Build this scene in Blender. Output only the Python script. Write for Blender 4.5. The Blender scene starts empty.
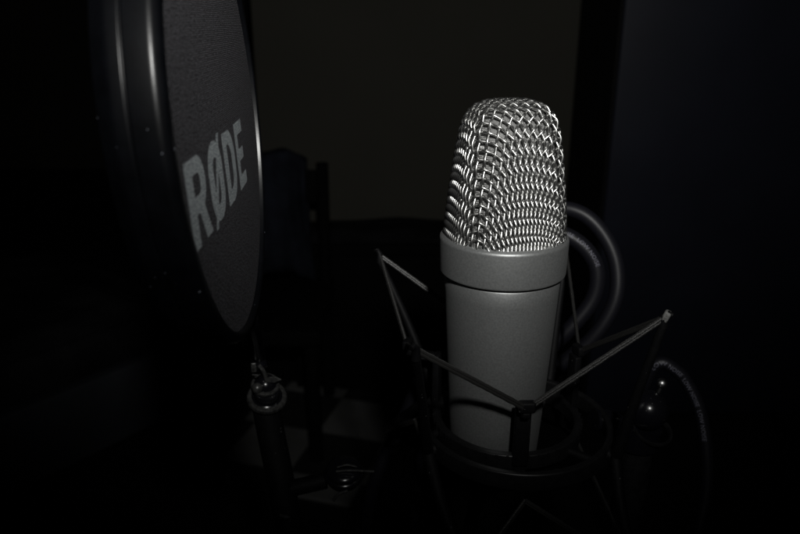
import bpy, bmesh, math, random
import numpy as np
from mathutils import Vector, Matrix, Euler

# ------------------------------------------------------------------ camera, world, flash, exposure
MM = 0.001
SC = bpy.context.scene
COL = SC.collection
PI = math.pi
PITCH = 19.3

cam_d = bpy.data.cameras.new("camera")
cam = bpy.data.objects.new("camera", cam_d)
COL.objects.link(cam)
cam.location = (-0.04223, -0.27290, 0.08905)
cam.rotation_euler = (math.radians(90 - PITCH), 0, 0)
cam_d.sensor_width = 36
cam_d.lens = 31.5
cam_d.clip_start = 0.01
cam_d.clip_end = 50
cam_d.dof.use_dof = True
cam_d.dof.focus_distance = 0.268
cam_d.dof.aperture_fstop = 14
SC.camera = cam

world = bpy.data.worlds.new("World")
SC.world = world
world.use_nodes = True
wb = world.node_tree.nodes["Background"]
wb.inputs[0].default_value = (0.75, 0.85, 1.0, 1)
wb.inputs[1].default_value = 0.0005

def add_flash():
    """The camera's own flash unit, a small soft rectangle of light above the lens."""
    l = bpy.data.lights.new("camera_flash", 'SPOT')
    l.energy = FLASH_W
    l.shadow_soft_size = 0.011
    l.spot_size = math.radians(FLASH_CONE)
    l.spot_blend = 1.0
    l.color = (1.0, 0.995, 0.965)
    o = bpy.data.objects.new("camera_flash", l)
    COL.objects.link(o)
    o.location = Vector((0.002, -0.380, 0.250))
    aim = Vector(FLASH_AIM)
    o.rotation_euler = (aim - o.location).to_track_quat('-Z', 'Y').to_euler()

FLASH_W = 12.4
FLASH_CONE = 86
FLASH_AIM = (0.0, 0.0, 0.215)
add_flash()

SC.view_settings.view_transform = 'Standard'
SC.view_settings.look = 'None'
SC.view_settings.exposure = 0
SC.view_settings.gamma = 1
SC.view_settings.use_curve_mapping = False

# ------------------------------------------------------------------ materials
def mat(name, color, rough=0.5, metal=0.0, spec=0.5, bump=None, var=None, coat=0.0, sheen=0.0, aniso=0.0):
    """bump=(kind, scale, strength, distance)  var=(scale, low, high)"""
    m = bpy.data.materials.new(name)
    m.use_nodes = True
    nt = m.node_tree
    b = nt.nodes["Principled BSDF"]
    b.inputs["Base Color"].default_value = (*color, 1)
    b.inputs["Roughness"].default_value = rough
    b.inputs["Metallic"].default_value = metal
    b.inputs["Specular IOR Level"].default_value = spec
    b.inputs["Coat Weight"].default_value = coat
    b.inputs["Sheen Weight"].default_value = sheen
    tc = nt.nodes.new("ShaderNodeTexCoord")
    if var:
        n = nt.nodes.new("ShaderNodeTexNoise")
        n.inputs["Scale"].default_value = var[0]
        n.inputs["Detail"].default_value = 6
        nt.links.new(tc.outputs["Object"], n.inputs["Vector"])
        r = nt.nodes.new("ShaderNodeMapRange")
        r.inputs["From Min"].default_value = 0.3
        r.inputs["From Max"].default_value = 0.7
        r.inputs["To Min"].default_value = var[1]
        r.inputs["To Max"].default_value = var[2]
        nt.links.new(n.outputs["Fac"], r.inputs["Value"])
        mx = nt.nodes.new("ShaderNodeMix")
        mx.data_type = 'RGBA'
        mx.blend_type = 'MULTIPLY'
        mx.inputs["Factor"].default_value = 1
        mx.inputs["A"].default_value = (*color, 1)
        nt.links.new(r.outputs["Result"], mx.inputs["B"])
        nt.links.new(mx.outputs["Result"], b.inputs["Base Color"])
    if bump:
        kind, sc, st, dist = bump
        if kind == 'noise':
            n = nt.nodes.new("ShaderNodeTexNoise")
            n.inputs["Scale"].default_value = sc
            n.inputs["Detail"].default_value = 4
            out = n.outputs["Fac"]
        elif kind == 'voronoi':
            n = nt.nodes.new("ShaderNodeTexVoronoi")
            n.inputs["Scale"].default_value = sc
            out = n.outputs["Distance"]
        nt.links.new(tc.outputs["Object"], n.inputs["Vector"])
        bp = nt.nodes.new("ShaderNodeBump")
        bp.inputs["Strength"].default_value = st
        bp.inputs["Distance"].default_value = dist
        nt.links.new(out, bp.inputs["Height"])
        nt.links.new(bp.outputs["Normal"], b.inputs["Normal"])
    return m

def weave_mat(name, dark, light, scale, rough, metal, contrast_hi, spec=0.5, depth=0.0002, grain=2.0, stretch=2.3):
    """Fine woven cloth / gauze: two crossed sine waves of the weave's own pitch plus thread noise."""
    m = bpy.data.materials.new(name)
    m.use_nodes = True
    nt = m.node_tree
    b = nt.nodes["Principled BSDF"]
    b.inputs["Roughness"].default_value = rough
    b.inputs["Metallic"].default_value = metal
    b.inputs["Specular IOR Level"].default_value = spec
    tc = nt.nodes.new("ShaderNodeTexCoord")
    def wave(direction, sc):
        w = nt.nodes.new("ShaderNodeTexWave")
        w.wave_type = 'BANDS'
        w.bands_direction = direction
        w.inputs["Scale"].default_value = sc
        w.inputs["Distortion"].default_value = 1.2
        w.inputs["Detail"].default_value = 2
        w.inputs["Detail Scale"].default_value = 0.5
        nt.links.new(tc.outputs["UV"], w.inputs["Vector"])
        return w.outputs["Fac"]
    wx = wave('X', scale)
    wy = wave('Y', scale)
    mul = nt.nodes.new("ShaderNodeMath"); mul.operation = 'MULTIPLY'
    nt.links.new(wx, mul.inputs[0]); nt.links.new(wy, mul.inputs[1])
    n = nt.nodes.new("ShaderNodeTexNoise")
    n.inputs["Scale"].default_value = scale * grain
    n.inputs["Detail"].default_value = 1.5
    mp = nt.nodes.new("ShaderNodeMapping")
    mp.inputs["Scale"].default_value = (1, stretch, 1)
    nt.links.new(tc.outputs["UV"], mp.inputs["Vector"])
    nt.links.new(mp.outputs["Vector"], n.inputs["Vector"])
    ad = nt.nodes.new("ShaderNodeMath"); ad.operation = 'MULTIPLY'
    nt.links.new(mul.outputs[0], ad.inputs[0])
    sharp = nt.nodes.new("ShaderNodeMapRange")
    sharp.inputs["From Min"].default_value = 0.40
    sharp.inputs["From Max"].default_value = 0.62
    sharp.inputs["To Min"].default_value = 0.12
    sharp.inputs["To Max"].default_value = contrast_hi
    nt.links.new(n.outputs["Fac"], sharp.inputs["Value"])
    nt.links.new(sharp.outputs["Result"], ad.inputs[1])
    mx = nt.nodes.new("ShaderNodeMix"); mx.data_type = 'RGBA'
    mx.inputs["A"].default_value = (*dark, 1)
    mx.inputs["B"].default_value = (*light, 1)
    nt.links.new(ad.outputs[0], mx.inputs["Factor"])
    nt.links.new(mx.outputs["Result"], b.inputs["Base Color"])
    bp = nt.nodes.new("ShaderNodeBump")
    bp.inputs["Strength"].default_value = 0.6
    bp.inputs["Distance"].default_value = depth
    nt.links.new(ad.outputs[0], bp.inputs["Height"])
    nt.links.new(bp.outputs["Normal"], b.inputs["Normal"])
    return m

M = {}
M['body'] = mat("satin_nickel", (0.320, 0.328, 0.328), 0.47, 0.72, 0.35, bump=('noise', 1900, 0.2, 0.0001), var=(1300, 0.84, 1.12))
M['body_shade'] = mat("groove_shade", (0.01, 0.01, 0.01), 0.6)  # shade of the gap under the collar, put in as black colour
M['wire'] = mat("grille_wire", (0.53, 0.53, 0.52), 0.35, 1.0, bump=('noise', 1800, 0.1, 0.0001))
M['gauze'] = weave_mat("inner_gauze", (0.08, 0.08, 0.079), (0.64, 0.638, 0.625), 17.0, 0.45, 0.3, 2.2, depth=0.0003, grain=2.6, stretch=1.0)
M['plastic'] = mat("black_plastic", (0.004, 0.004, 0.0045), 0.6, 0, 0.15, bump=('noise', 1500, 0.12, 0.0001), var=(300, 0.7, 1.2))
M['gloss'] = mat("glossy_black_plastic", (0.006, 0.006, 0.008), 0.22, 0, 0.5)
M['ring'] = mat("shock_ring_plastic", (0.008, 0.008, 0.0085), 0.40, 0, 0.4, bump=('noise', 1400, 0.15, 0.0001), var=(260, 0.7, 1.3))
M['cord'] = mat("elastic_cord", (0.021, 0.0207, 0.020), 0.42, 0, 0.5, bump=('voronoi', 2300, 0.3, 0.0002), var=(1800, 0.8, 1.15))
M['tab'] = mat("elastic_end_tab", (0.16, 0.16, 0.155), 0.6, 0, 0.3, bump=('noise', 2500, 0.4, 0.0002), var=(1500, 0.6, 1.2))
M['rim'] = mat("pop_rim_plastic", (0.0025, 0.0028, 0.0038), 0.32, 0, 0.36, bump=('noise', 1100, 0.10, 0.0001), var=(160, 0.6, 1.2))
M['screen'] = weave_mat("pop_screen_cloth", (0.016, 0.0155, 0.017), (0.19, 0.186, 0.205), 5.2, 0.85, 0, 2.4, 0.15, depth=0.0007, grain=1.9, stretch=2.4)
M['print'] = weave_mat("pop_screen_print", (0.19, 0.21, 0.22), (0.80, 0.86, 0.89), 5.2, 0.85, 0, 2.0, 0.15, depth=0.0005, grain=1.5, stretch=2.4)
M['cable'] = mat("cable_sheath", (0.006, 0.006, 0.0085), 0.46, 0, 0.28, bump=('noise', 500, 0.1, 0.0002))
M['ink'] = mat("cable_print", (0.14, 0.14, 0.18), 0.6, var=(1500, 0.35, 1.2))
M['chrome'] = mat("bolt_steel", (0.55, 0.55, 0.55), 0.28, 1.0)
M['steel'] = mat("worn_steel", (0.42, 0.42, 0.41), 0.38, 1.0, bump=('noise', 900, 0.2, 0.0002), var=(500, 0.4, 1.1))
M['darkmetal'] = mat("black_metal", (0.02, 0.02, 0.021), 0.35, 0.3, 0.5, var=(300, 0.6, 1.3))
M['wall'] = mat("painted_wall", (0.056, 0.054, 0.045), 0.9, 0, 0.2, bump=('noise', 60, 0.15, 0.002), var=(2.5, 0.9, 1.05))
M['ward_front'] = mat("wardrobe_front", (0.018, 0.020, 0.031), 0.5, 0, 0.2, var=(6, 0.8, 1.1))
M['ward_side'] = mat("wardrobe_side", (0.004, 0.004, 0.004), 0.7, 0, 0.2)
M['cloth_blue'] = mat("blue_jacket", (0.015, 0.017, 0.025), 0.9, 0, 0.1, bump=('noise', 40, 0.4, 0.01), var=(14, 0.4, 1.3))
M['cloth_dark'] = mat("dark_cloth", (0.012, 0.012, 0.013), 0.95, 0, 0.1, bump=('noise', 30, 0.4, 0.01), var=(12, 0.4, 1.4))
M['chair'] = mat("chair_black", (0.003, 0.003, 0.003), 0.85, 0, 0.1)
M['bench'] = mat("bench_dark", (0.003, 0.003, 0.003), 0.85, 0, 0.1, var=(8, 0.7, 1.3))
M['blanket'] = mat("bed_blanket", (0.02, 0.02, 0.021), 0.95, 0, 0.1, bump=('noise', 25, 0.5, 0.02), var=(7, 0.4, 1.5))
M['board'] = mat("bed_board", (0.045, 0.049, 0.058), 0.6, var=(9, 0.8, 1.2))

def add_dust(m, scale, thr, col):
    nt = m.node_tree; b = nt.nodes["Principled BSDF"]
    tc = nt.nodes.new("ShaderNodeTexCoord")
    v = nt.nodes.new("ShaderNodeTexVoronoi"); v.inputs["Scale"].default_value = scale
    nt.links.new(tc.outputs["Object"], v.inputs["Vector"])
    wn = nt.nodes.new("ShaderNodeMath"); wn.operation = 'MULTIPLY_ADD'
    sep = nt.nodes.new("ShaderNodeSeparateColor")
    nt.links.new(v.outputs["Color"], sep.inputs[0])
    pw = nt.nodes.new("ShaderNodeMath"); pw.operation = 'POWER'; pw.inputs[1].default_value = 9
    nt.links.new(sep.outputs[0], pw.inputs[0])
    ml = nt.nodes.new("ShaderNodeMath"); ml.operation = 'MULTIPLY'; ml.inputs[1].default_value = thr
    nt.links.new(pw.outputs[0], ml.inputs[0])
    lt = nt.nodes.new("ShaderNodeMath"); lt.operation = 'LESS_THAN'
    nt.links.new(v.outputs["Distance"], lt.inputs[0]); nt.links.new(ml.outputs[0], lt.inputs[1])
    nt.nodes.remove(wn)
    src = b.inputs["Base Color"].links[0].from_socket if b.inputs["Base Color"].links else None
    mx = nt.nodes.new("ShaderNodeMix"); mx.data_type = 'RGBA'
    if src: nt.links.new(src, mx.inputs["A"])
    else: mx.inputs["A"].default_value = b.inputs["Base Color"].default_value
    mx.inputs["B"].default_value = (*col, 1)
    nt.links.new(lt.outputs[0], mx.inputs["Factor"])
    nt.links.new(mx.outputs["Result"], b.inputs["Base Color"])

add_dust(M['rim'], 420, 0.2, (0.16, 0.17, 0.2))
add_dust(M['gloss'], 700, 0.2, (0.12, 0.12, 0.12))
add_dust(M['plastic'], 500, 0.2, (0.09, 0.09, 0.09))

def floor_mat():
    m = bpy.data.materials.new("checker_tiles")
    m.use_nodes = True
    nt = m.node_tree
    b = nt.nodes["Principled BSDF"]
    tc = nt.nodes.new("ShaderNodeTexCoord")
    mp = nt.nodes.new("ShaderNodeMapping")
    mp.vector_type = "TEXTURE"
    mp.inputs["Rotation"].default_value = (0, 0, math.radians(-16))
    mp.inputs["Location"].default_value = FLOOR_SHIFT
    ch = nt.nodes.new("ShaderNodeTexChecker")
    ch.inputs["Scale"].default_value = 1 / 0.147
    ch.inputs["Color2"].default_value = (0.23, 0.23, 0.225, 1)
    ch.inputs["Color1"].default_value = (0.03, 0.03, 0.03, 1)
    n = nt.nodes.new("ShaderNodeTexNoise"); n.inputs["Scale"].default_value = 9; n.inputs["Detail"].default_value = 6
    mx = nt.nodes.new("ShaderNodeMix"); mx.data_type = 'RGBA'; mx.blend_type = 'MULTIPLY'; mx.inputs["Factor"].default_value = 0.7
    nt.links.new(tc.outputs["Object"], mp.inputs["Vector"])
    nt.links.new(mp.outputs["Vector"], ch.inputs["Vector"])
    nt.links.new(tc.outputs["Object"], n.inputs["Vector"])
    nt.links.new(ch.outputs["Color"], mx.inputs["A"])
    nt.links.new(n.outputs["Fac"], mx.inputs["B"])
    nt.links.new(mx.outputs["Result"], b.inputs["Base Color"])
    b.inputs["Roughness"].default_value = 0.55
    return m
FLOOR_SHIFT = (-0.218, 1.029, -0.80)
M['satin'] = mat('satin_zinc', (0.11, 0.11, 0.108), 0.36, 0.6, 0.5, bump=('noise', 900, 0.3, 0.0003), var=(600, 0.4, 1.2))
M['floor'] = floor_mat()
M['floor_dark'] = mat('dark_floor', (0.012, 0.012, 0.012), 0.7, 0, 0.2, var=(6, 0.7, 1.3))

# ------------------------------------------------------------------ helpers
def tag(o, label=None, cat=None, group=None, kind=None):
    if label: o["label"] = label
    if cat: o["category"] = cat
    if group: o["group"] = group
    if kind: o["kind"] = kind
    return o

def empty(name, loc, label, cat):
    o = bpy.data.objects.new(name, None)
    o.empty_display_size = 0.02
    o.location = loc
    COL.objects.link(o)
    return tag(o, label, cat)

class MB:
    """collects vertices and faces in millimetres (world frame) and links them as one mesh object"""
    def __init__(s):
        s.v = []; s.f = []; s.uv = None
    def add(s, vs, fs):
        k = len(s.v)
        s.v += [tuple(x) for x in vs]
        s.f += [tuple(i + k for i in f) for f in fs]
        return s
    def build(s, name, m, parent=None, smooth=True, bevel=0, scale=MM, sharp=None):
        me = bpy.data.meshes.new(name)
        off = world_loc(parent) if parent else Vector((0, 0, 0))
        me.from_pydata([tuple(Vector(v) * scale - off) for v in s.v], [], s.f)
        me.validate()
        bm = bmesh.new(); bm.from_mesh(me)
        bmesh.ops.recalc_face_normals(bm, faces=bm.faces)
        if bevel:
            es = [e for e in bm.edges if len(e.link_faces) == 2 and e.calc_face_angle(0) > 0.6]
            bmesh.ops.bevel(bm, geom=es, offset=bevel * scale, segments=3, profile=0.5, affect='EDGES', clamp_overlap=True)
        bm.to_mesh(me); bm.free()
        if smooth:
            me.polygons.foreach_set('use_smooth', [True] * len(me.polygons))
            try: me.set_sharp_from_angle(angle=math.radians(sharp or 40))
            except Exception: pass
        me.materials.append(m)
        o = bpy.data.objects.new(name, me)
        COL.objects.link(o)
        if parent: o.parent = parent
        return o

def world_loc(o):
    v = Vector((0, 0, 0))
    while o is not None:
        v += o.location
        o = o.parent
    return v

def catmull(pts, n=8, closed=False):
    P = [Vector(p) for p in pts]
    out = []
    N = len(P)
    rng = range(N) if closed else range(N - 1)
    for i in rng:
        if closed:
            a, b, c, d = P[(i - 1) % N], P[i], P[(i + 1) % N], P[(i + 2) % N]
        else:
            b, c = P[i], P[i + 1]
            a = P[i - 1] if i > 0 else b * 2 - c
            d = P[i + 2] if i + 2 < N else c * 2 - b
        for k in range(n):
            t = k / n
            out.append(0.5 * ((2 * b) + (c - a) * t + (2 * a - 5 * b + 4 * c - d) * t * t + (3 * b - a - 3 * c + d) * t ** 3))
    if not closed: out.append(P[-1])
    return out

def tube(mb, pts, r, seg=8, closed=False, caps=True):
    P = [Vector(p) for p in pts]
    n = len(P)
    rr = r if hasattr(r, '__len__') else [r] * n
    T = []
    for i in range(n):
        if closed: t = P[(i + 1) % n] - P[i - 1]
        else: t = P[min(i + 1, n - 1)] - P[max(i - 1, 0)]
        T.append(t.normalized())
    up = Vector((0, 0, 1)) if abs(T[0].z) < 0.9 else Vector((1, 0, 0))
    nrm = (up - T[0] * up.dot(T[0])).normalized()
    vs = []
    for i in range(n):
        nrm = (nrm - T[i] * nrm.dot(T[i]))
        nrm.normalize()
        bn = T[i].cross(nrm)
        for k in range(seg):
            a = 2 * PI * k / seg
            vs.append(P[i] + (nrm * math.cos(a) + bn * math.sin(a)) * rr[i])
    fs = []
    for i in range(n if closed else n - 1):
        j = (i + 1) % n
        for k in range(seg):
            l = (k + 1) % seg
            fs.append((i * seg + k, i * seg + l, j * seg + l, j * seg + k))
    if caps and not closed:
        fs.append(tuple(range(seg)))
        fs.append(tuple(range((n - 1) * seg, n * seg)))
    return mb.add(vs, fs)

def lathe(mb, prof, c=(0, 0, 0), axis=None, seg=96, close=False):
    """prof: list of (r, h). axis: direction vector of h"""
    ax = Vector(axis or (0, 0, 1)).normalized()
    q = Vector((0, 0, 1)).rotation_difference(ax)
    c = Vector(c)
    vs = []; fs = []
    n = len(prof)
    for (r, h) in prof:
        for k in range(seg):
            a = 2 * PI * k / seg
            vs.append(c + q @ Vector((r * math.cos(a), r * math.sin(a), h)))
    for i in range(n if close else n - 1):
        j = (i + 1) % n
        for k in range(seg):
            l = (k + 1) % seg
            fs.append((i * seg + k, i * seg + l, j * seg + l, j * seg + k))
    if not close:
        if prof[0][0] > 1e-6: fs.append(tuple(range(seg)))
        if prof[-1][0] > 1e-6: fs.append(tuple(range((n - 1) * seg, n * seg)))
    return mb.add(vs, fs)

def box(mb, c, size, rot=None):
    c = Vector(c)
    R = rot or Matrix.Identity(3)
    vs = [c + R @ Vector((sx * size[0] / 2, sy * size[1] / 2, sz * size[2] / 2)) for sx in (-1, 1) for sy in (-1, 1) for sz in (-1, 1)]
    fs = [(0, 1, 3, 2), (4, 6, 7, 5), (0, 4, 5, 1), (2, 3, 7, 6), (0, 2, 6, 4), (1, 5, 7, 3)]
    return mb.add(vs, fs)

def arc_prof(pts, rad, n=5):
    """round the corners of an open (r,h) profile"""
    out = [pts[0]]
    for i in range(1, len(pts) - 1):
        a, b, c = Vector(pts[i - 1]), Vector(pts[i]), Vector(pts[i + 1])
        d1 = (a - b); d2 = (c - b)
        k = min(rad, d1.length * 0.45, d2.length * 0.45)
        p = b + d1.normalized() * k; q = b + d2.normalized() * k
        for s in range(n + 1):
            t = s / n
            w = p * (1 - t) ** 2 + b * 2 * t * (1 - t) + q * t * t
            out.append((w.x, w.y))
    out.append(pts[-1])
    return out

# ------------------------------------------------------------------ the room behind
FZ = -750
mb = MB(); mb.add([(-2500, -900, FZ), (2500, -900, FZ), (2500, 3940, FZ), (-2500, 3940, FZ)], [(0, 1, 2, 3)])
tag(mb.build("floor", M['floor_dark'], smooth=False), kind="structure")
mb = MB(); box(mb, (-185, 1010, FZ + 4), (430, 400, 8), Matrix.Rotation(math.radians(-16), 3, "Z"))
tag(mb.build("floor_mat", M['floor'], smooth=False, bevel=2), "mat of large grey and black checks on the dark floor behind the pop filter post", "mat")
mb = MB(); box(mb, (1280, 1470, 400), (3320, 100, 2296))
tag(mb.build("wall_back", M['wall'], smooth=False), kind="structure")
mb = MB(); box(mb, (-1500, 3950, 400), (6000, 100, 2296))
tag(mb.build("far_wall", M['wall'], smooth=False), kind="structure")

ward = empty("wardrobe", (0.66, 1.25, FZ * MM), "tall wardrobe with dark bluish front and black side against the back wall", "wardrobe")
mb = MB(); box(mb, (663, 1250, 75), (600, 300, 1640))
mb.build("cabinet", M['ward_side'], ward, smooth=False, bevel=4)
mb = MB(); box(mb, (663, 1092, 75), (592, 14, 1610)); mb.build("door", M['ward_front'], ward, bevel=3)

def cloth_mound(cx, cy, sx, sy, z0, h, seed, nx=60, ny=26):
    rnd = random.Random(seed)
    bumps = [(rnd.uniform(-1, 1), rnd.uniform(-.8, .8), rnd.uniform(.08, .35), rnd.uniform(.2, 1)) for _ in range(26)]
    vs = []
    for i in range(nx + 1):
        for j in range(ny + 1):
            u = i / nx * 2 - 1; v = j / ny * 2 - 1
            e = min(1, (1 - abs(u)) * 6) * min(1, (1 - abs(v)) * 5)
            z = 0.25 + sum(b[3] * math.exp(-((u - b[0]) ** 2 + ((v - b[1]) * .7) ** 2) / b[2] ** 2) for b in bumps) * .22
            vs.append((cx + u * sx / 2, cy + v * sy / 2, z0 + h * z * e))
    fs = [(i * (ny + 1) + j, (i + 1) * (ny + 1) + j, (i + 1) * (ny + 1) + j + 1, i * (ny + 1) + j + 1) for i in range(nx) for j in range(ny)]
    # closed underside
    k = len(vs)
    mb = MB(); mb.add(vs, fs)
    mb.add([(cx - sx / 2, cy - sy / 2, z0), (cx + sx / 2, cy - sy / 2, z0), (cx + sx / 2, cy + sy / 2, z0), (cx - sx / 2, cy + sy / 2, z0)], [(0, 1, 2, 3)])
    return mb

bench = empty("storage_chest", (0.06, 1.31, FZ * MM), "low black chest along the back wall under a heap of dark cloth", "chest")
mb = MB(); box(mb, (20, 1312, -392), (640, 200, 26)); mb.build("lid", M['bench'], bench, bevel=4)
mb = MB(); box(mb, (20, 1316, -577.5), (620, 184, 345)); mb.build("chest", M['bench'], bench, bevel=3)
o = cloth_mound(20, 1312, 610, 180, -378, 34, 4).build("cloth_heap", M['cloth_dark'])
tag(o, "heap of dark cloth lying on the low chest by the wall", "cloth")

chair = empty("desk_chair", (-0.27, 1.05, FZ * MM), "black chair with open backrest behind the pop filter, a jacket over it", "chair")
mb = MB(); box(mb, (-340, 1060, -470), (300, 300, 35)); mb.build("seat", M['chair'], chair, bevel=10)
for sx, sy in ((-470, 930), (-210, 930), (-470, 1190), (-210, 1190)):
    mb = MB(); tube(mb, [(sx, sy, FZ), (sx, sy, -489)], 14, 10); mb.build("leg", M['chair'], chair)
for sx in (-475, -206):
    mb = MB(); tube(mb, [(sx, 1175, -488), (sx, 1185, -190)], 13, 10); mb.build("back_post", M['chair'], chair)
mb = MB(); box(mb, (-340, 1186, -240), (250, 14, 70)); mb.build("backrest", M['chair'], chair, bevel=5)

def jacket():
    rnd = random.Random(3)
    nx, nz = 26, 40
    vs = []
    # folded sheet over the chair's top rail: goes up the front, over, down the back
    for i in range(nx + 1):
        u = i / nx
        for j in range(nz + 1):
            s = j / nz
            x = -455 + 215 * u
            if s < .45: y, z = 1168 - 14 * math.sin(s / .45 * PI), -420 + 245 * s / .45
            elif s < .55:
                a = (s - .45) / .1 * PI
                y, z = 1186 - 18 * math.cos(a), -175 + 14 * math.sin(a)
            else: y, z = 1206, -175 - 200 * (s - .55) / .45
            fold = 7 * math.sin(u * 17 + 2 * math.sin(s * 4)) + 5 * math.sin(u * 31 + s * 5)
            sag = -26 * (u * 2 - 1) ** 2 * (1 if s > .2 else 1.6) + 10 * math.sin(u * 9)
            y += -fold if s < .5 else fold
            z += sag
            x += (s < .3) * (0.3 - s) * 60 * (u - .3)
            vs.append((x, y, z))
    fs = [(i * (nz + 1) + j, (i + 1) * (nz + 1) + j, (i + 1) * (nz + 1) + j + 1, i * (nz + 1) + j + 1) for i in range(nx) for j in range(nz)]
    mb = MB(); mb.add(vs, fs)
    o = mb.build("jacket", M['cloth_blue'])
    md = o.modifiers.new("thickness", 'SOLIDIFY'); md.thickness = 0.006; md.offset = 0
    return o
tag(jacket(), "dark blue jacket hung over the backrest of the black chair", "jacket")

bed = empty("bed", (-0.95, 0.95, FZ * MM), "low bed in the dark at the left with rumpled blanket and pale side board", "bed")
rotb = Matrix.Rotation(math.radians(-38), 3, 'Z')
bc = Vector((-1010, 900, 0))
mb = MB(); box(mb, bc + Vector((0, 0, -560)), (560, 1000, 180), rotb); mb.build("mattress", M['blanket'], bed, bevel=30)
mb = MB(); box(mb, bc + rotb @ Vector((300, 0, 0)) + Vector((0, 0, -620)), (30, 1060, 150), rotb); mb.build("side_board", M['board'], bed, bevel=4)
mbk = cloth_mound(0, 0, 560, 900, -469, 90, 8, 50, 50)
mbk.v = [tuple(bc + rotb @ Vector(v)) for v in mbk.v]
mbk.build("blanket", M['blanket'], bed)

# ------------------------------------------------------------------ microphone
mic = empty("studio_microphone", (0, 0, -0.097), "large silver studio microphone with woven wire grille standing in the black shock mount", "microphone")
prof = [(0, -97), (17.5, -97), (18.8, -95.5), (19.4, -90)]
for k in range(13):
    z = -88 + (78.6) * k / 12
    t = (z + 88) / 78.6
    prof.append((19.5 + 4.35 * t ** 0.9, z))
prof += [(23.6, -8.9), (22.8, -8.6), (22.8, -7.2), (0, -7.2)]
mb = MB(); lathe(mb, prof, seg=160); mb.build("body", M['body'], mic, sharp=30)
cp = arc_prof([(22.2, -7.6), (25.75, -7.6), (26.05, 7.1), (24.4, 8.3), (23.6, 8.0), (23.4, -7.6)], 0.9, 6)
mb = MB(); lathe(mb, cp, seg=160, close=True); mb.build("collar", M['body'], mic, sharp=50)
mb = MB(); lathe(mb, [(21, -9.4), (22.9, -9.3), (22.9, -7.5), (21, -7.4)], seg=120, close=True); mb.build("groove_shade_ring", M['body_shade'], mic)  # black ring set in the gap as its painted shadow line

# grille: superellipsoid wedge; a wire net draped over it (equal cells, sheared between the two wire axes)
H = 60.8; Z0 = 45.0; ZB = 5.0; PHI = math.radians(13); MEXP = 3.5
A0, A1, B0, B1 = 24.3, 16.0, 24.3, 13.6
NB, NT = 2.0, 3.2
def dims(z):
    t = min(1, max(0, (z - ZB) / (H - ZB)))
    return A0 + (A1 - A0) * t, B0 + (B1 - B0) * t, NB + (NT - NB) * min(1, t * 1.6)
def Fimp(p):
    u, w, z = p
    a, b, n = dims(z)
    g = ((abs(u) / a) ** n + (abs(w) / b) ** n + 1e-12) ** (MEXP / n)
    s = max(0, (z - Z0) / (H - Z0))
    return g + s ** MEXP - 1
def grad(p, e=1e-3):
    g = np.zeros(3)
    for k in range(3):
        d = np.zeros(3); d[k] = e
        g[k] = (Fimp(p + d) - Fimp(p - d)) / (2 * e)
    return g
def project(p):
    for _ in range(12):
        g = grad(p); f = Fimp(p)
        p = p - g * f / (g @ g + 1e-9)
        if abs(f) < 1e-7: break
    return p
PITCH_W = 3.32
def axis_curve(az, n):
    d = np.array([math.cos(az), math.sin(az)])
    # dense meridian by marching on the surface in the plane of this azimuth
    pts = [np.array([0, 0, H])]
    nrm = np.array([-d[1], d[0], 0])
    p = pts[0]; t = np.array([d[0], d[1], 0.0])
    step = PITCH_W / 40
    L = [p]
    for _ in range(n * 40):
        q = p + t * step
        q = project(q)
        q = q - nrm * (q @ nrm)
        t = (q - p) / np.linalg.norm(q - p)
        p = q; L.append(p)
    return [L[i * 40] for i in range(n + 1)]
NW = 38
def quadrant(c1, c2):
    g = [[None] * (NW + 1) for _ in range(NW + 1)]
    for i in range(NW + 1):
        g[i][0] = c1[i]; g[0][i] = c2[i]
    for s in range(2, 2 * NW + 1):
        for i in range(1, NW + 1):
            j = s - i
            if j < 1 or j > NW: continue
            a, b, c = g[i - 1][j], g[i][j - 1], g[i - 1][j - 1]
            if a is None or b is None or c is None: continue
            if a[2] < -34 and b[2] < -34: continue
            p = a + b - c
            ok = False
            # keep the start point on the far (lower) side
            p = project(p)
            for _ in range(25):
                r = np.array([(p - a) @ (p - a) - PITCH_W ** 2, (p - b) @ (p - b) - PITCH_W ** 2, Fimp(p)])
                J = np.array([2 * (p - a), 2 * (p - b), grad(p)])
                try: dlt = np.linalg.solve(J, r)
                except np.linalg.LinAlgError: break
                l = np.linalg.norm(dlt)
                if l > 1.2: dlt *= 1.2 / l
                p = p - dlt
                if l < 1e-6: ok = True; break
            if ok: g[i][j] = p
    return g
fa = -PI / 2            # the front face looks along -w in the grille's own frame
cL = axis_curve(fa - PI / 4, NW); cR = axis_curve(fa + PI / 4, NW); cB = axis_curve(fa + 3 * PI / 4, NW)
def relax(g):
    """even out the spacing of each row of crossings: real wire slips at its crossings while it is drawn"""
    for s in range(3, NW + 1):
        row = [g[i][s - i] for i in range(s + 1)]
        if any(p is None for p in row): continue
        d = [0.0]
        for a, b in zip(row, row[1:]): d.append(d[-1] + float(np.linalg.norm(b - a)))
        wgt = 0.74 * min(1.0, max(0.0, (s - 3) / 9))
        gap = [1 + 0.8 * (math.exp(-(q + .2) / 1.1) + math.exp(-(s - 1 - q + .2) / 1.1)) for q in range(s)]
        cum = [sum(gap[:q]) / sum(gap) for q in range(s + 1)]
        new = []
        for i in range(s + 1):
            u = cum[i]
            tgt = d[i] * (1 - wgt) + d[-1] * u * wgt
            k = max(q for q in range(len(d)) if d[q] <= tgt + 1e-9)
            k = min(k, s - 1)
            f = (tgt - d[k]) / max(1e-9, d[k + 1] - d[k])
            new.append(project(row[k] * (1 - f) + row[k + 1] * f))
        for i in range(1, s): g[i][s - i] = new[i]
    return g
qf = quadrant(cL, cR)   # front quadrant: i towards left ridge, j towards right ridge
qf = relax(qf); qs = relax(quadrant(cR, cB))   # side quadrant
G = {}
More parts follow.
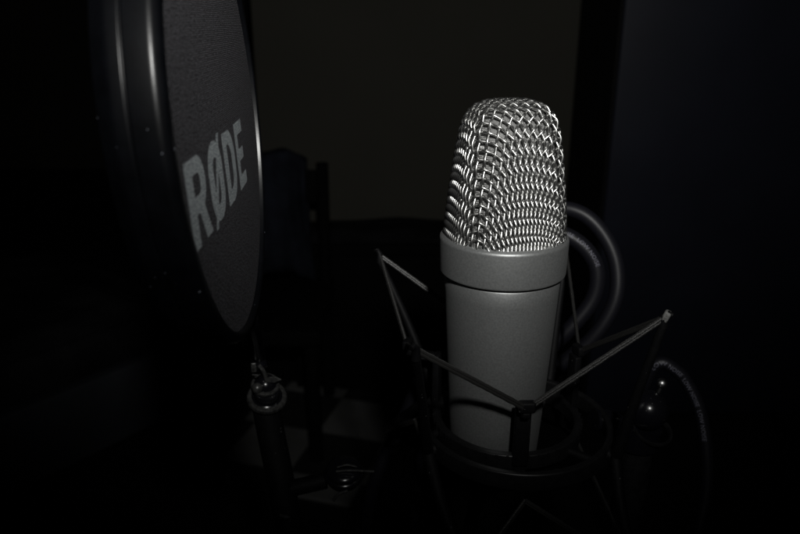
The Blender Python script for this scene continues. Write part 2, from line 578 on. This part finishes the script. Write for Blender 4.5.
for i in range(NW + 1):
    for j in range(NW + 1):
        p = qf[i][j]
        if p is not None:
            G[(i, j)] = p; G[(-i, -j)] = p * np.array([-1, -1, 1])
        p = qs[i][j]
        if p is not None:      # i along right ridge (axis j), j along back ridge (axis -i)
            G[(-j, i)] = p; G[(j, -i)] = p * np.array([-1, -1, 1])
RZ = np.array([[math.cos(PHI), -math.sin(PHI), 0], [math.sin(PHI), math.cos(PHI), 0], [0, 0, 1]])
NRM = {k: (lambda g: g / np.linalg.norm(g))(grad(p)) for k, p in G.items()}
WR = 0.50; AMP = 0.46
wires = MB()
def run(keys, fam):
    seg = []
    def flush():
        if len(seg) >= 2:
            tube(wires, catmull(seg, 5), WR, 7)
        seg.clear()
    prev = None
    for k in keys:
        if k not in G: flush(); continue
        sgn = 1 if ((k[0] + k[1]) % 2 == 0) == fam else -1
        q = G[k] + NRM[k] * AMP * sgn
        if q[2] < 4.0:
            # end of the wire: keep one node inside the collar, dropping a detached run
            seg.append(tuple(RZ @ q)) if (seg and seg[-1][2] >= 4.0) else None
            if seg and seg[-1][2] < 4.0 and len(seg) > 1: flush()
            if not seg and q[2] > -1.5: seg.append(tuple(RZ @ q))
            elif seg and len(seg) == 1 and seg[0][2] < 4.0 and q[2] > seg[0][2]: seg[0] = tuple(RZ @ q)
            continue
        seg.append(tuple(RZ @ q))
    flush()
for j in range(-NW, NW + 1): run([(i, j) for i in range(-NW, NW + 1)], True)
for i in range(-NW, NW + 1): run([(i, j) for j in range(-NW, NW + 1)], False)
grille = wires.build("grille", M['wire'], mic, sharp=80)

# fine gauze lining just inside the wire net
nu, nv = 120, 60
vs = []; fs = []; uvs = []
for a in range(nv + 1):
    t = a / nv
    if t < .55:
        z = ZB - 1 + (Z0 - ZB + 1) * t / .55; rel = 1
    else:
        s = (t - .55) / .45 * PI / 2
        z = Z0 + (H - Z0) * math.sin(s) ** (2 / MEXP); rel = max(math.cos(s), 1e-4) ** (2 / MEXP)
    aa, bb, n = dims(z)
    for k in range(nu):
        th = 2 * PI * k / nu
        c, s_ = math.cos(th), math.sin(th)
        u = aa * rel * math.copysign(abs(c) ** (2 / n), c); w = bb * rel * math.copysign(abs(s_) ** (2 / n), s_)
        p = np.array([u, w, z])
        p = RZ @ (p * np.array([(aa - 1.7) / aa, (bb - 1.7) / bb, 1]) - np.array([0, 0, 1.6 * (1 if t >= .55 else t / .55)]))
        vs.append(tuple(p)); uvs.append((th / (2 * PI) * 4, t * 2))
for a in range(nv):
    for k in range(nu):
        l = (k + 1) % nu
        fs.append((a * nu + k, a * nu + l, (a + 1) * nu + l, (a + 1) * nu + k))
mb = MB(); mb.add(vs, fs)
liner = mb.build("grille_lining", M['gauze'], mic, sharp=80)
uvl = liner.data.uv_layers.new(name="UVMap")
for poly in liner.data.polygons:
    us = [uvs[liner.data.loops[li].vertex_index][0] for li in poly.loop_indices]
    wrap = max(us) - min(us) > 2
    for li in poly.loop_indices:
        uu, vv = uvs[liner.data.loops[li].vertex_index]
        if wrap and uu < 2: uu += 4
        uvl.data[li].uv = (uu, vv)

# ------------------------------------------------------------------ shock mount
SX, SY = 6.0, 4.0
mount = empty("shock_mount", (SX * MM, SY * MM, -0.0885), "black spider shock mount with elastic cords strung around the microphone", "shock mount")
def ring_prof(r0, r1, z0, z1, rad=1.0):
    p = [(r0, (z0 + z1) / 2), (r0, z0), (r1, z0), (r1, z1), (r0, z1), (r0, (z0 + z1) / 2)]
    return arc_prof(p, rad, 4)[:-1]
# inner cradle ring
mb = MB(); lathe(mb, ring_prof(29.6, 33.2, -85, -78, 1.0), (SX, SY, 0), seg=128, close=True)
for k in range(48):      # little ribs on the front lip
    a = 2 * PI * k / 48
    c = Vector((SX + 32.9 * math.cos(a), SY + 32.9 * math.sin(a), -79.3))
    box(mb, c, (1.1, 1.1, 2.2), Matrix.Rotation(a, 3, 'Z'))
mb.build("inner_ring", M['ring'], mount)
# cup that carries the microphone, tied to the inner ring by four struts
mb = MB(); lathe(mb, arc_prof([(0, -102), (21, -102), (21, -96.2), (19.9, -96.2), (19.9, -97.2), (0, -97.2)], .5, 3), seg=80)
for k in range(4):
    a = math.radians(45 + 90 * k)
    tube(mb, [(20 * math.cos(a), 20 * math.sin(a), -100), (SX + 31 * math.cos(a), SY + 31 * math.sin(a), -84)], 1.8, 10)
mb.build("cup", M['plastic'], mount)
for k in range(3):      # bridges from the inner ring to the outer band
    a = math.radians(75 + 120 * k)
    mb = MB(); tube(mb, [(SX + 32 * math.cos(a), SY + 32 * math.sin(a), -82.5), (SX + 4 + 40.6 * math.cos(a), SY - 1 + 40.6 * math.sin(a), -83)], 1.9, 10)
    mb.build("bridge", M['plastic'], mount)
# outer band
mb = MB(); lathe(mb, ring_prof(39.6, 42.8, -87.5, -79.5, 1.1), (SX + 4, SY - 1, 0), seg=144, close=True)
mb.build("outer_ring", M['ring'], mount)

UP = dict(A=(-52.1, 54.9, -20), B=(-36.7, -54.8, -18), D=(57.6, -29.6, -17), F=(41.8, 64.6, -20))
LOW = dict(C=(6.9, -35.4, -52.8), E=(39.3, 15.1, -52.8), H=(-39.0, 21.3, -52.8), G=(-5.0, 46.0, -52.8))
ULOW = dict(A=(-50, 52, -118), B=(-15.6, -58.5, -112), D=(49.5, -55.5, -112), F=(44, 58, -118))
LLOW = dict(C=(8.5, -36.2, -94.5), E=(39.5, 8.0, -94), H=(-35.0, 20, -92), G=(-3, 43, -92))

def ringpt(p, r, z):
    d = Vector((p[0] - SX, p[1] - SY, 0)).normalized()
    return Vector((SX + 4, SY - 1, 0)) + d * r + Vector((0, 0, z))
RA = dict(UP); RA['B'] = (-44, -22, 0)     # the near left arm joins the ring further round
for k in 'ABDF':
    p = Vector(UP[k]); q = ringpt(RA[k], 41.5, -83)
    out = ringpt(RA[k], 45.5, -83)
    ql = Vector(ULOW[k])
    mid = p.lerp(out, .5)
    mb = MB()
    spine = catmull([q, out, out.lerp(mid, .5) + Vector((0, 0, -1)), mid, p + Vector((0, 0, -2.5))], 7)
    tube(mb, spine, [3.0 - 1.4 * i / (len(spine) - 1) for i in range(len(spine))], 10)
    arm = mb.build("arm", M['plastic'], mount)
    mb = MB()
    d = (p - Vector((SX, SY, p.z))).normalized()
    tube(mb, [p + Vector((0, 0, -3.5)), p + Vector((0, 0, 1.2)), p + d * 1.6 + Vector((0, 0, 2.6)), p + d * 3 + Vector((0, 0, 2.2))], [1.7, 1.5, 1.2, .9], 10)
    mb.build("hook", M['plastic'], arm)
    mb = MB()
    spine = catmull([out + Vector((0, 0, -1)), (out + ql) / 2 + (ql - out).normalized().cross(Vector((0, 0, 1))) * 2, ql + Vector((0, 0, 2))], 7)
    tube(mb, spine, [2.8 - 1.0 * i / (len(spine) - 1) for i in range(len(spine))], 10)
    mb.build("lower_arm", M['plastic'], mount)
for k in 'CEHG':
    p = Vector(LOW[k]); d = Vector((p.x - SX, p.y - SY, 0)).normalized()
    ang = math.atan2(d.y, d.x)
    R3 = Matrix.Rotation(ang, 3, 'Z')
    base = Vector((SX, SY, 0)) + d * 33.3
    rr = Vector((p.x - SX, p.y - SY, 0)).length
    mb = MB()
    box(mb, Vector((base.x, base.y, -68.0)) , (3.2, 6.4, 28), R3)
    post = mb.build("post", M['plastic'], mount, bevel=.7)
    mb = MB()
    cx = Vector((p.x, p.y, 0))
    link = (cx + Vector((base.x, base.y, 0))) / 2
    L = (cx - Vector((base.x, base.y, 0))).length
    if L > 2.0: box(mb, link + Vector((0, 0, -55.4)), (L + 1, 3.6, 3.0), R3)
    box(mb, cx + d * -0.4 + Vector((0, 0, -51.6)), (3.6, 6.6, 4.6), R3)
    mb.build("hook", M['plastic'], post, bevel=.9)
    q = Vector(LLOW[k])
    mb = MB()
    box(mb, Vector((base.x, base.y, -88)), (3, 5, 8), R3)
    mb.build("lower_hook", M['plastic'], mount, bevel=.7)

# elastic cords: zigzag between outer and inner hooks, two strands side by side as one knitted cord
def cord(mb, a, b, r=1.05, gap=0.0):
    a, b = Vector(a), Vector(b)
    n = 24
    dirv = (b - a).normalized()
    side = dirv.cross(Vector((0, 0, 1))).normalized()
    upv = side.cross(dirv)
    rnd = random.Random(int(a.x * 31 + b.y * 17))
    for s in (-.55, .55):
        pts = [a + (b - a) * i / n + upv * s * r * .85 + Vector((rnd.uniform(-.05, .05), 0, rnd.uniform(-.05, .05))) for i in range(n + 1)]
        tube(mb, pts, [r * .72 * (1 + .07 * math.sin(i * 2.6)) for i in range(n + 1)], 8)
off = lambda p, dz=0: (p[0], p[1], p[2] + dz)
mb = MB()
for a, b in ((UP['A'], LOW['H']), (LOW['H'], UP['B']), (UP['B'], LOW['C']), (LOW['C'], UP['D']), (UP['D'], LOW['E']), (LOW['E'], UP['F']), (UP['F'], LOW['G']), (LOW['G'], UP['A'])):
    cord(mb, off(a, .4), off(b, .4))
mb.build("elastic_cord", M['cord'], mount)
mb = MB()
for a, b in ((ULOW['A'], LLOW['H']), (LLOW['H'], ULOW['B']), (ULOW['B'], LLOW['C']), (LLOW['C'], ULOW['D']), (ULOW['D'], LLOW['E']), (LLOW['E'], ULOW['F']), (ULOW['F'], LLOW['G']), (LLOW['G'], ULOW['A'])):
    cord(mb, a, b)
mb.build("elastic_cord", M['cord'], mount)
# folded elastic tab over the right hook
mb = MB()
p = Vector(UP['D'])
box(mb, p + Vector((.6, -.2, 1.2)), (2.6, 3.4, 4.6), Euler((0.1, 0.35, -.5)).to_matrix())
tag(mb.build("cord_tab", M['tab'], mount, bevel=.8), "pale frayed tab where the elastic folds over the hook")
# underside plate joining the swivel
mb = MB(); lathe(mb, [(0, -100), (9, -100), (10, -99), (10, -90), (0, -90)], (70, 12, 0), seg=40)
tube(mb, catmull([(47, 8, -84), (56, 10, -86), (63, 11, -92), (70, 12, -95)], 6), 5.0, 14)
swv = mb.build("swivel_joint", M['gloss'], mount)
mb = MB()
lathe(mb, [(0, -9.2)] + [(9.2 * math.sin(a * PI / 20), -9.2 * math.cos(a * PI / 20)) for a in range(1, 20)] + [(0, 9.2)], (72.5, 11, -80.5), seg=48)
mb.build("knob", M['gloss'], swv)
mb = MB()
lathe(mb, [(7.5, 0), (8.6, -.5), (9.3, .2), (9.1, 1.2), (8, 1.2)], (74.5, 8, -89.6), (0.1, -.35, 1), seg=60, close=True)
mb.build("collar_ring", M['ring'], swv)
mb = MB()
lathe(mb, [(0, -2.0)] + [(2.5 * math.sin(a * PI / 14), -2.0 * math.cos(a * PI / 14)) for a in range(1, 14)] + [(0, 2.0)], (79.4, 15.9, -69.4), (-.2, -.8, .5), seg=32)
mb.build("bolt", M['chrome'], swv)
mb = MB(); tube(mb, [(79.4, 15.9, -70.4), (76.5, 14.0, -76.0)], 1.2, 10); mb.build("bolt_stem", M['plastic'], swv)

# stand under the mount
stand = empty("microphone_stand", (0.074, 0.013, FZ * MM), "black microphone stand pole carrying the shock mount from its right side", "stand")
mb = MB(); tube(mb, [(70, 12, FZ + 14), (70, 12, -330)], 10, 24); tube(mb, [(70, 12, -330), (70, 12, -100.2)], 7.5, 24)
mb.build("pole", M['darkmetal'], stand)
mb = MB(); lathe(mb, arc_prof([(0, FZ), (130, FZ), (128, FZ + 12), (20, FZ + 18), (0, FZ + 18)], 4), (70, 12, 0), seg=64); mb.build("base", M['darkmetal'], stand)
mb = MB(); lathe(mb, [(11, -12), (13, -10), (13, 10), (11, 12)], (70, 12, -330), seg=40, close=True); mb.build("clutch", M['plastic'], stand)

# ------------------------------------------------------------------ pop filter
PC = Vector((-98.07, -41.22, 60.17)); AZ = -0.064437; LEAN = -0.0525; PR = 70.0
pd = Vector((math.sin(AZ), math.cos(AZ), 0)); psd = Vector((math.cos(AZ), -math.sin(AZ), 0))
pu = Vector((0, 0, 1)) * math.cos(LEAN) + psd * math.sin(LEAN)
pn = pd.cross(pu).normalized()           # faces the microphone (+x)
if pn.x < 0: pn = -pn
pop = empty("pop_filter", (PC.x * MM - 0.005, 0.015, -0.18), "round black cloth pop filter on its clamp post at the left of the microphone", "pop filter")
def pmap(a, b, c=0.0): return PC + pd * a + pu * b + pn * c
def plathe(prof, seg=200):
    """profile of (radius, height along the filter's normal)"""
    mb = MB(); vs = []; fs = []
    n = len(prof)
    for (r, h) in prof:
        for k in range(seg):
            a = 2 * PI * k / seg
            vs.append(pmap(r * math.cos(a), r * math.sin(a), h))
    for i in range(n):
        j = (i + 1) % n
        for k in range(seg):
            l = (k + 1) % seg
            fs.append((i * seg + k, i * seg + l, j * seg + l, j * seg + k))
    mb.add(vs, fs)
    return mb
rp = [(PR - 1, -5), (PR - 1, -16), (PR + 1.2, -17), (PR + 3.75, -12.6), (PR + 3.9, -9.3), (PR + 3.4, -8.9), (PR + 4.1, -8.5), (PR + 4.2, -2.2), (PR + 2.8, -.4), (PR + 1.3, 0.1), (PR + .4, -.4), (PR + .2, -3)]
rp = arc_prof(rp, 0.95, 5)
plathe(rp).build("rim", M['rim'], pop, sharp=50)

def disc(name, m, h, r):
    mb = MB(); nr, na = 20, 128
    vs = [pmap(0, 0, h + 1.2)]; fs = []
    for i in range(1, nr + 1):
        rr = r * i / nr
        for k in range(na):
            a = 2 * PI * k / na
            vs.append(pmap(rr * math.cos(a), rr * math.sin(a), h + 1.2 * (1 - (i / nr) ** 2)))
    for k in range(na): fs.append((0, 1 + k, 1 + (k + 1) % na))
    for i in range(nr - 1):
        for k in range(na):
            l = (k + 1) % na
            fs.append((1 + i * na + k, 1 + (i + 1) * na + k, 1 + (i + 1) * na + l, 1 + i * na + l))
    mb.add(vs, fs)
    o = mb.build(name, m, pop)
    add_uv(o)
    return o
def add_uv(o):
    uvl = o.data.uv_layers.new(name="UVMap")
    off = world_loc(o)
    for li, l in enumerate(o.data.loops):
        w = (o.data.vertices[l.vertex_index].co + off) / MM - PC
        uvl.data[li].uv = (w.dot(pd) / 10.0, w.dot(pu) / 10.0)
disc("cloth_screen", M['screen'], -1.9, PR + .5)
mbk_ = disc("back_screen", M['screen'], -12.5, PR - 1)

# printed word on the cloth: letters drawn as outlines (outer loop + holes), slightly condensed heavy capitals
def poly_fill(loops, h, mb):
    """triangulate outer loop with holes in the filter's plane, bulged with the cloth, 0.12 mm proud"""
    from mathutils.geometry import tessellate_polygon
    tris = tessellate_polygon([[Vector((x, y, 0)) for x, y in lp] for lp in loops])
    flat = [p for lp in loops for p in lp]
    bm = bmesh.new()
    vv = [bm.verts.new((x, y, 0)) for x, y in flat]
    for t in tris:
        try: bm.faces.new([vv[i] for i in t])
        except ValueError: pass
    bmesh.ops.triangulate(bm, faces=bm.faces)
    for _ in range(2):
        bmesh.ops.subdivide_edges(bm, edges=[e for e in bm.edges if e.calc_length() > 4], cuts=1)
    bmesh.ops.triangulate(bm, faces=bm.faces)
    bm.verts.index_update()
    vs = []
    for v in bm.verts:
        rr = min(1, math.hypot(v.co.x, v.co.y) / PR)
        vs.append(pmap(v.co.x, v.co.y, -1.9 + 1.2 * (1 - rr * rr) + h))
    mb.add(vs, [tuple(v.index for v in f.verts) for f in bm.faces])
    bm.free()
def rrect(x0, y0, x1, y1, r, n=7):
    out = []
    for cx, cy, a0 in ((x1 - r, y1 - r, 0), (x0 + r, y1 - r, 90), (x0 + r, y0 + r, 180), (x1 - r, y0 + r, 270)):
        for k in range(n + 1):
            a = math.radians(a0 + 90 * k / n)
            out.append((cx + r * math.cos(a), cy + r * math.sin(a)))
    return out
def bowl(x0, y0, x1, y1, r, n=8):
    """left side square, right side rounded (counter-clockwise)"""
    out = [(x0, y1), (x0, y0)]
    for cx, cy, a0 in ((x1 - r, y0 + r, 270), (x1 - r, y1 - r, 0)):
        for k in range(n + 1):
            a = math.radians(a0 + 90 * k / n)
            out.append((cx + r * math.cos(a), cy + r * math.sin(a)))
    return out
def letter(mb, ch, x, w, y0, h, s):
    X = lambda v: x + v * w
    Y = lambda v: y0 + v * h
    if ch == 'R':
        outer = [(X(0), Y(1)), (X(0), Y(0)), (X(s), Y(0)), (X(s), Y(.36)), (X(.48), Y(.36)), (X(.70), Y(0)), (X(1.04), Y(0)), (X(.76), Y(.42))]
        for k in range(0, 13):
            a = math.radians(-62 + 152 * k / 12)
            outer.append((X(.62 + .36 * math.cos(a)), Y(.69 + .31 * math.sin(a))))
        hole = [(X(s), Y(.56)), (X(s), Y(.81))]
        hole += [(X(.60 + .10 * math.cos(math.radians(a))), Y(.685 + .125 * math.sin(math.radians(a)))) for a in range(90, -91, -20)]
        poly_fill([outer, hole], .12, mb)
    elif ch == 'O':
        outer = rrect(X(0), Y(-.01), X(1), Y(1.01), w * .46, 9)
        hole = rrect(X(s * .98), Y(.2), X(1 - s * .98), Y(.8), w * (0.5 - s) * .9, 9)
        poly_fill([outer, hole], .12, mb)
        # the slash through the letter: clear of the bowl by a hair's height so faces never coincide
        poly_fill([[(X(.02), Y(-.06)), (X(.20), Y(-.06)), (X(.98), Y(1.06)), (X(.80), Y(1.06))]], .20, mb)
    elif ch == 'D':
        poly_fill([bowl(X(0), Y(0), X(1), Y(1), w * .5, 10), bowl(X(s), Y(.19), X(1 - s), Y(.81), w * (0.5 - s * .75), 10)], .12, mb)
    elif ch == 'E':
        t = .195
        poly_fill([[(X(0), Y(0)), (X(1), Y(0)), (X(1), Y(t)), (X(s), Y(t)), (X(s), Y(.41)), (X(.88), Y(.41)), (X(.88), Y(.59)), (X(s), Y(.59)), (X(s), Y(1 - t)), (X(1), Y(1 - t)), (X(1), Y(1)), (X(0), Y(1))]], .12, mb)
mb = MB()
x = -62.0
for ch, w in (('R', 20.5), ('O', 19.5), ('D', 19.0), ('E', 16.5)):
    letter(mb, ch, x, w, -27.0, 23.0, .33)
    x += w + 4.0
o = mb.build("printed_word", M['print'], pop, smooth=False)
add_uv(o)

# neck, joint and clamp post below the rim
rb = pmap(20, -PR - 4, -6)
mb = MB()
tube(mb, catmull([pmap(17, -PR - 2.5, -7), rb + Vector((.5, .2, -7)), (-108.5, 22, -58), (-107.5, 21, -64)], 8), 3.4, 14)
mb.build("neck", M['gloss'], pop)
mb = MB()
box(mb, (-110.2, 18.6, -62.5), (2.4, 1.2, 5), Euler((.1, 0, .2)).to_matrix())
mb.build("clip_plate", M['satin'], pop, bevel=.4)
mb = MB()
pts = catmull([(-107.6, 18.0, -61), (-106.0, 17.6, -63), (-104.9, 17.6, -66), (-104.6, 17.8, -69)], 6)
tube(mb, pts, .95, 8); mb.build("clip_spring", M['satin'], pop)
mb = MB()
vs = [(-105.2, 17.2, -69.9), (-103.4, 17.0, -66.9), (-100.2, 17.0, -66.6), (-97.4, 17.2, -68.4), (-100.6, 17.2, -69.8)]
mb.add(vs + [(v[0], v[1] + 1.2, v[2]) for v in vs], [(0, 1, 2, 3, 4), (9, 8, 7, 6, 5)] + [(k, (k + 1) % 5, (k + 1) % 5 + 5, k + 5) for k in range(5)])
mb.build("wing_nut", M['satin'], pop, smooth=False, bevel=.3)
mb = MB()
lathe(mb, [(0, -8)] + [(5.6 * math.sin(a * PI / 16), -5.6 * math.cos(a * PI / 16)) for a in range(2, 15)] + [(0, 5.5)], (-106.0, 21.5, -73.5), seg=48)
jn = mb.build("ball_joint", M['gloss'], pop)
mb = MB(); sphere = [(0, -2.3)] + [(2.5 * math.sin(a * PI / 14), -2.3 * math.cos(a * PI / 14)) for a in range(1, 14)] + [(0, 2.3)]
lathe(mb, sphere, (-108.6, 15.6, -71.6), (.05, -1, .45), seg=32); mb.build("screw", M['satin'], jn)
def knurled(prof, c, axis, n, depth):
    """lathe whose outermost radii are cut into fine ribs"""
    mb = MB(); lathe(mb, prof, (0, 0, 0), (0, 0, 1), seg=n * 2, close=True)
    rmax = max(p[0] for p in prof)
    q = Vector((0, 0, 1)).rotation_difference(Vector(axis).normalized())
    out = []
    for i, v in enumerate(mb.v):
        v = Vector(v); r = math.hypot(v.x, v.y)
        k = 1 - (depth / r if (r > rmax - .35 and i % 2) else 0)
        out.append(tuple(Vector(c) + q @ Vector((v.x * k, v.y * k, v.z))))
    mb.v = out
    return mb
jax = (.16, -.42, 1)
knurled([(5.2, 0), (6.4, 0), (6.8, .5), (6.7, 1.5), (6.2, 1.9), (5.2, 1.9)], (-106.0, 21.2, -73.6), jax, 44, .28).build("clamp_ring", M['satin'], jn, sharp=25)
knurled([(7.2, 0), (9.0, 0), (9.5, .6), (9.4, 2.2), (8.8, 2.7), (7.2, 2.7)], (-105.6, 20.9, -80.4), jax, 60, .35).build("clamp_ring", M['satin'], jn, sharp=25)
mb = MB(); lathe(mb, [(0, -9), (5.5, -9), (7.4, -5.5), (7.4, 1.2), (6.0, 2.0), (5.4, 6.0), (0, 6.0)], (-105.6, 20.9, -80.4), jax, seg=48); mb.build("socket", M['gloss'], jn)
mb = MB(); tube(mb, [(-110.4, 15.5, -64.6), (-107.4, 15.3, -64.9)], .45, 8); mb.build("pin", M['satin'], jn)
mb = MB(); tube(mb, catmull([(-106.5, 21.5, -83), (-104.5, 19, -97), (-101, 14, -115), (-96.5, 6, -136), (-90, -4, -160), (-84, -10, -178)], 7), 6.6, 20)
post_ = mb.build("post", M['plastic'], pop)
mb = MB(); tube(mb, catmull([(-98.6, -1.5, -129.5), (-96.0, -2.0, -130.0), (-94.4, -1.6, -130.6)], 4), .8, 8); mb.build("clip", M['satin'], post_)
# clamp knob to the right of the post
LEVER_A = [(-71.9, 7.3, -109.2), (-67.2, 7.7, -108.1), (-62.5, 7.4, -109.0)]
LEVER_B = [(-72.3, 5.8, -110.4), (-65.7, 6.0, -110.0), (-54.4, 5.8, -110.4)]
CLIP_C = [(-73.7, 1.3, -123.5), (-71.4, 2.2, -120.8), (-66.7, 2.8, -119.0)]
mb = MB(); tube(mb, [(-98, 10, -124), (-78, 12, -120)], 4.0, 14); mb.build("clamp_bar", M['plastic'], pop)
mb = MB()
kc = (-69.3, 12.4, -116.5)
lathe(mb, [(0, -8)] + [(9.0 * math.sin(a * PI / 18), -7.4 * math.cos(a * PI / 18)) for a in range(2, 9)] + [(9.4, -.4), (9.6, .6), (9.2, 1.4), (8.4, 1.8), (8.6, 2.8), (8.2, 3.8), (6.4, 4.8), (0, 5.4)], kc, (.02, -.25, 1), seg=64)
kn = mb.build("clamp_knob", M['gloss'], pop)
mb = MB(); tube(mb, catmull(LEVER_B, 6), .5, 8); mb.build("lever", M['satin'], kn)
mb = MB(); tube(mb, catmull(LEVER_A, 6), .4, 8); mb.build("spring_washer", M['satin'], kn)
mb = MB(); tube(mb, catmull(CLIP_C, 6), .75, 8); mb.build("wire_clip", M['satin'], kn)
# lower clamp body, resting on the stand side
mb = MB(); box(mb, (-82, -11, -181), (16, 14, 14), Euler((0, .2, .3)).to_matrix()); mb.build("clamp_body", M['plastic'], pop, bevel=2)

# the thin stand the pop filter is clamped to
pst = empty("pop_filter_stand", (-0.08, -0.012, FZ * MM), "slim black stand rising from the floor under the pop filter clamp", "stand")
mb = MB(); tube(mb, [(-82, -11, FZ + 12), (-82, -11, -188.5)], 6, 18); mb.build("pole", M['darkmetal'], pst)
mb = MB(); lathe(mb, arc_prof([(0, FZ), (100, FZ), (98, FZ + 10), (14, FZ + 15), (0, FZ + 15)], 3), (-82, -11, 0), seg=64); mb.build("base", M['darkmetal'], pst)

# ------------------------------------------------------------------ cables
CAMP = Vector(cam.location) / MM
def cable(name, pts, r, label, words, start, size, turn):
    path = catmull(pts, 12)
    start = sum((b - a).length for a, b in list(zip(path, path[1:]))[:start * 12])
    mb = MB(); tube(mb, path, r, 20)
    o = mb.build(name, M['cable'])
    tag(o, label, "cable")
    # printed lettering wrapped onto the sheath
    cu = bpy.data.curves.new("print_font", 'FONT')
    cu.body = words; cu.size = size; cu.resolution_u = 2; cu.space_character = 1.05
    t = bpy.data.objects.new("print_font", cu); COL.objects.link(t)
    bpy.context.view_layer.update()
    me = bpy.data.meshes.new_from_object(t.evaluated_get(bpy.context.evaluated_depsgraph_get()))
    bpy.data.objects.remove(t)
    S = [0]
    for a, b in zip(path, path[1:]): S.append(S[-1] + (b - a).length)
    def frame(s):
        s = min(max(s, 0), S[-1] - 1e-4)
        i = max(k for k in range(len(S)) if S[k] <= s)
        i = min(i, len(path) - 2)
        f = (s - S[i]) / (S[i + 1] - S[i])
        p = path[i].lerp(path[i + 1], f)
        tg = (path[min(i + 2, len(path) - 1)] - path[max(i - 1, 0)]).normalized()
        c = CAMP - p; c = (c - tg * c.dot(tg)).normalized()
        return p, tg, c
    bm = bmesh.new(); bm.from_mesh(me)
    for _ in range(3):
        bmesh.ops.triangulate(bm, faces=bm.faces)
        bmesh.ops.subdivide_edges(bm, edges=[e for e in bm.edges if e.calc_length() > .55], cuts=1)
    bmesh.ops.triangulate(bm, faces=bm.faces)
    bm.verts.index_update()
    vs = []
    for v in bm.verts:
        p, tg, c = frame(start + v.co.x)
        ang = (v.co.y - size * .35) / r + turn
        side = c.cross(tg)
        d = c * math.cos(ang) + side * math.sin(ang)
        vs.append(p + d * (r + .11))
    m2 = MB(); m2.add(vs, [tuple(v.index for v in f.verts) for f in bm.faces]); bm.free()
    bpy.data.meshes.remove(me)
    m2.build("printed_text", M['ink'], o, smooth=False)
    return o
cable("looped_cable", [(-70, 110, -746), (-72, 108, -540), (-72, 104, -380), (-68, 100, -270), (-60, 96, -190), (-40, 100, -140), (-10, 96, -60), (14, 86, -24), (32, 80, -14), (44, 76, -15.5), (54, 72, -22), (60, 69, -33), (58.5, 67, -48), (48, 66, -64), (32, 66, -84), (16, 48, -110), (4, 18, -124), (0, 2, -116), (0, 0, -102.5)], 4.1,
      "black printed cable in the inner turn behind the microphone's collar", "LOW NOISE  LOW NOISE", 8, 3.0, .25)
cable("looped_cable", [(-34, 140, -746), (-36, 136, -540), (-36, 130, -380), (-34, 124, -270), (-30, 120, -190), (-16, 118, -120), (4, 108, -50), (24, 98, -14), (40, 90, -5), (54, 84, -6.5), (65, 78, -17), (71, 72, -32), (70, 67, -50), (60, 66, -70), (42, 70, -92), (22, 78, -130), (6, 90, -190), (-6, 104, -290), (-14, 116, -430), (-18, 124, -590), (-18, 130, -746)], 4.0,
      "black cable in the wide outer turn arching behind the microphone", "LOW NOISE", 5, 3.4, .2)
cable("hanging_cable", [(84, 92, -746), (84, 90, -560), (84, 86, -400), (85, 80, -280), (86, 74, -195), (87, 69.5, -140), (88, 66, -112), (90, 62.5, -95), (92.5, 61, -84.5), (96.5, 60, -81.2), (102, 58.6, -83.6), (108.4, 56.6, -89.6), (116.4, 51.0, -105.6), (120, 42.6, -129.5), (119.0, 35.6, -149.5), (111.1, 25.1, -179.4), (100, 15, -230), (92, 8, -310), (90, 4, -430), (92, 4, -580), (96, 6, -746)], 3.3,
      "black cable with pale lettering hanging right of the swivel knob", "LOW NOISE  LOW NOISE  LOW NOISE", 8, 3.0, -.1)
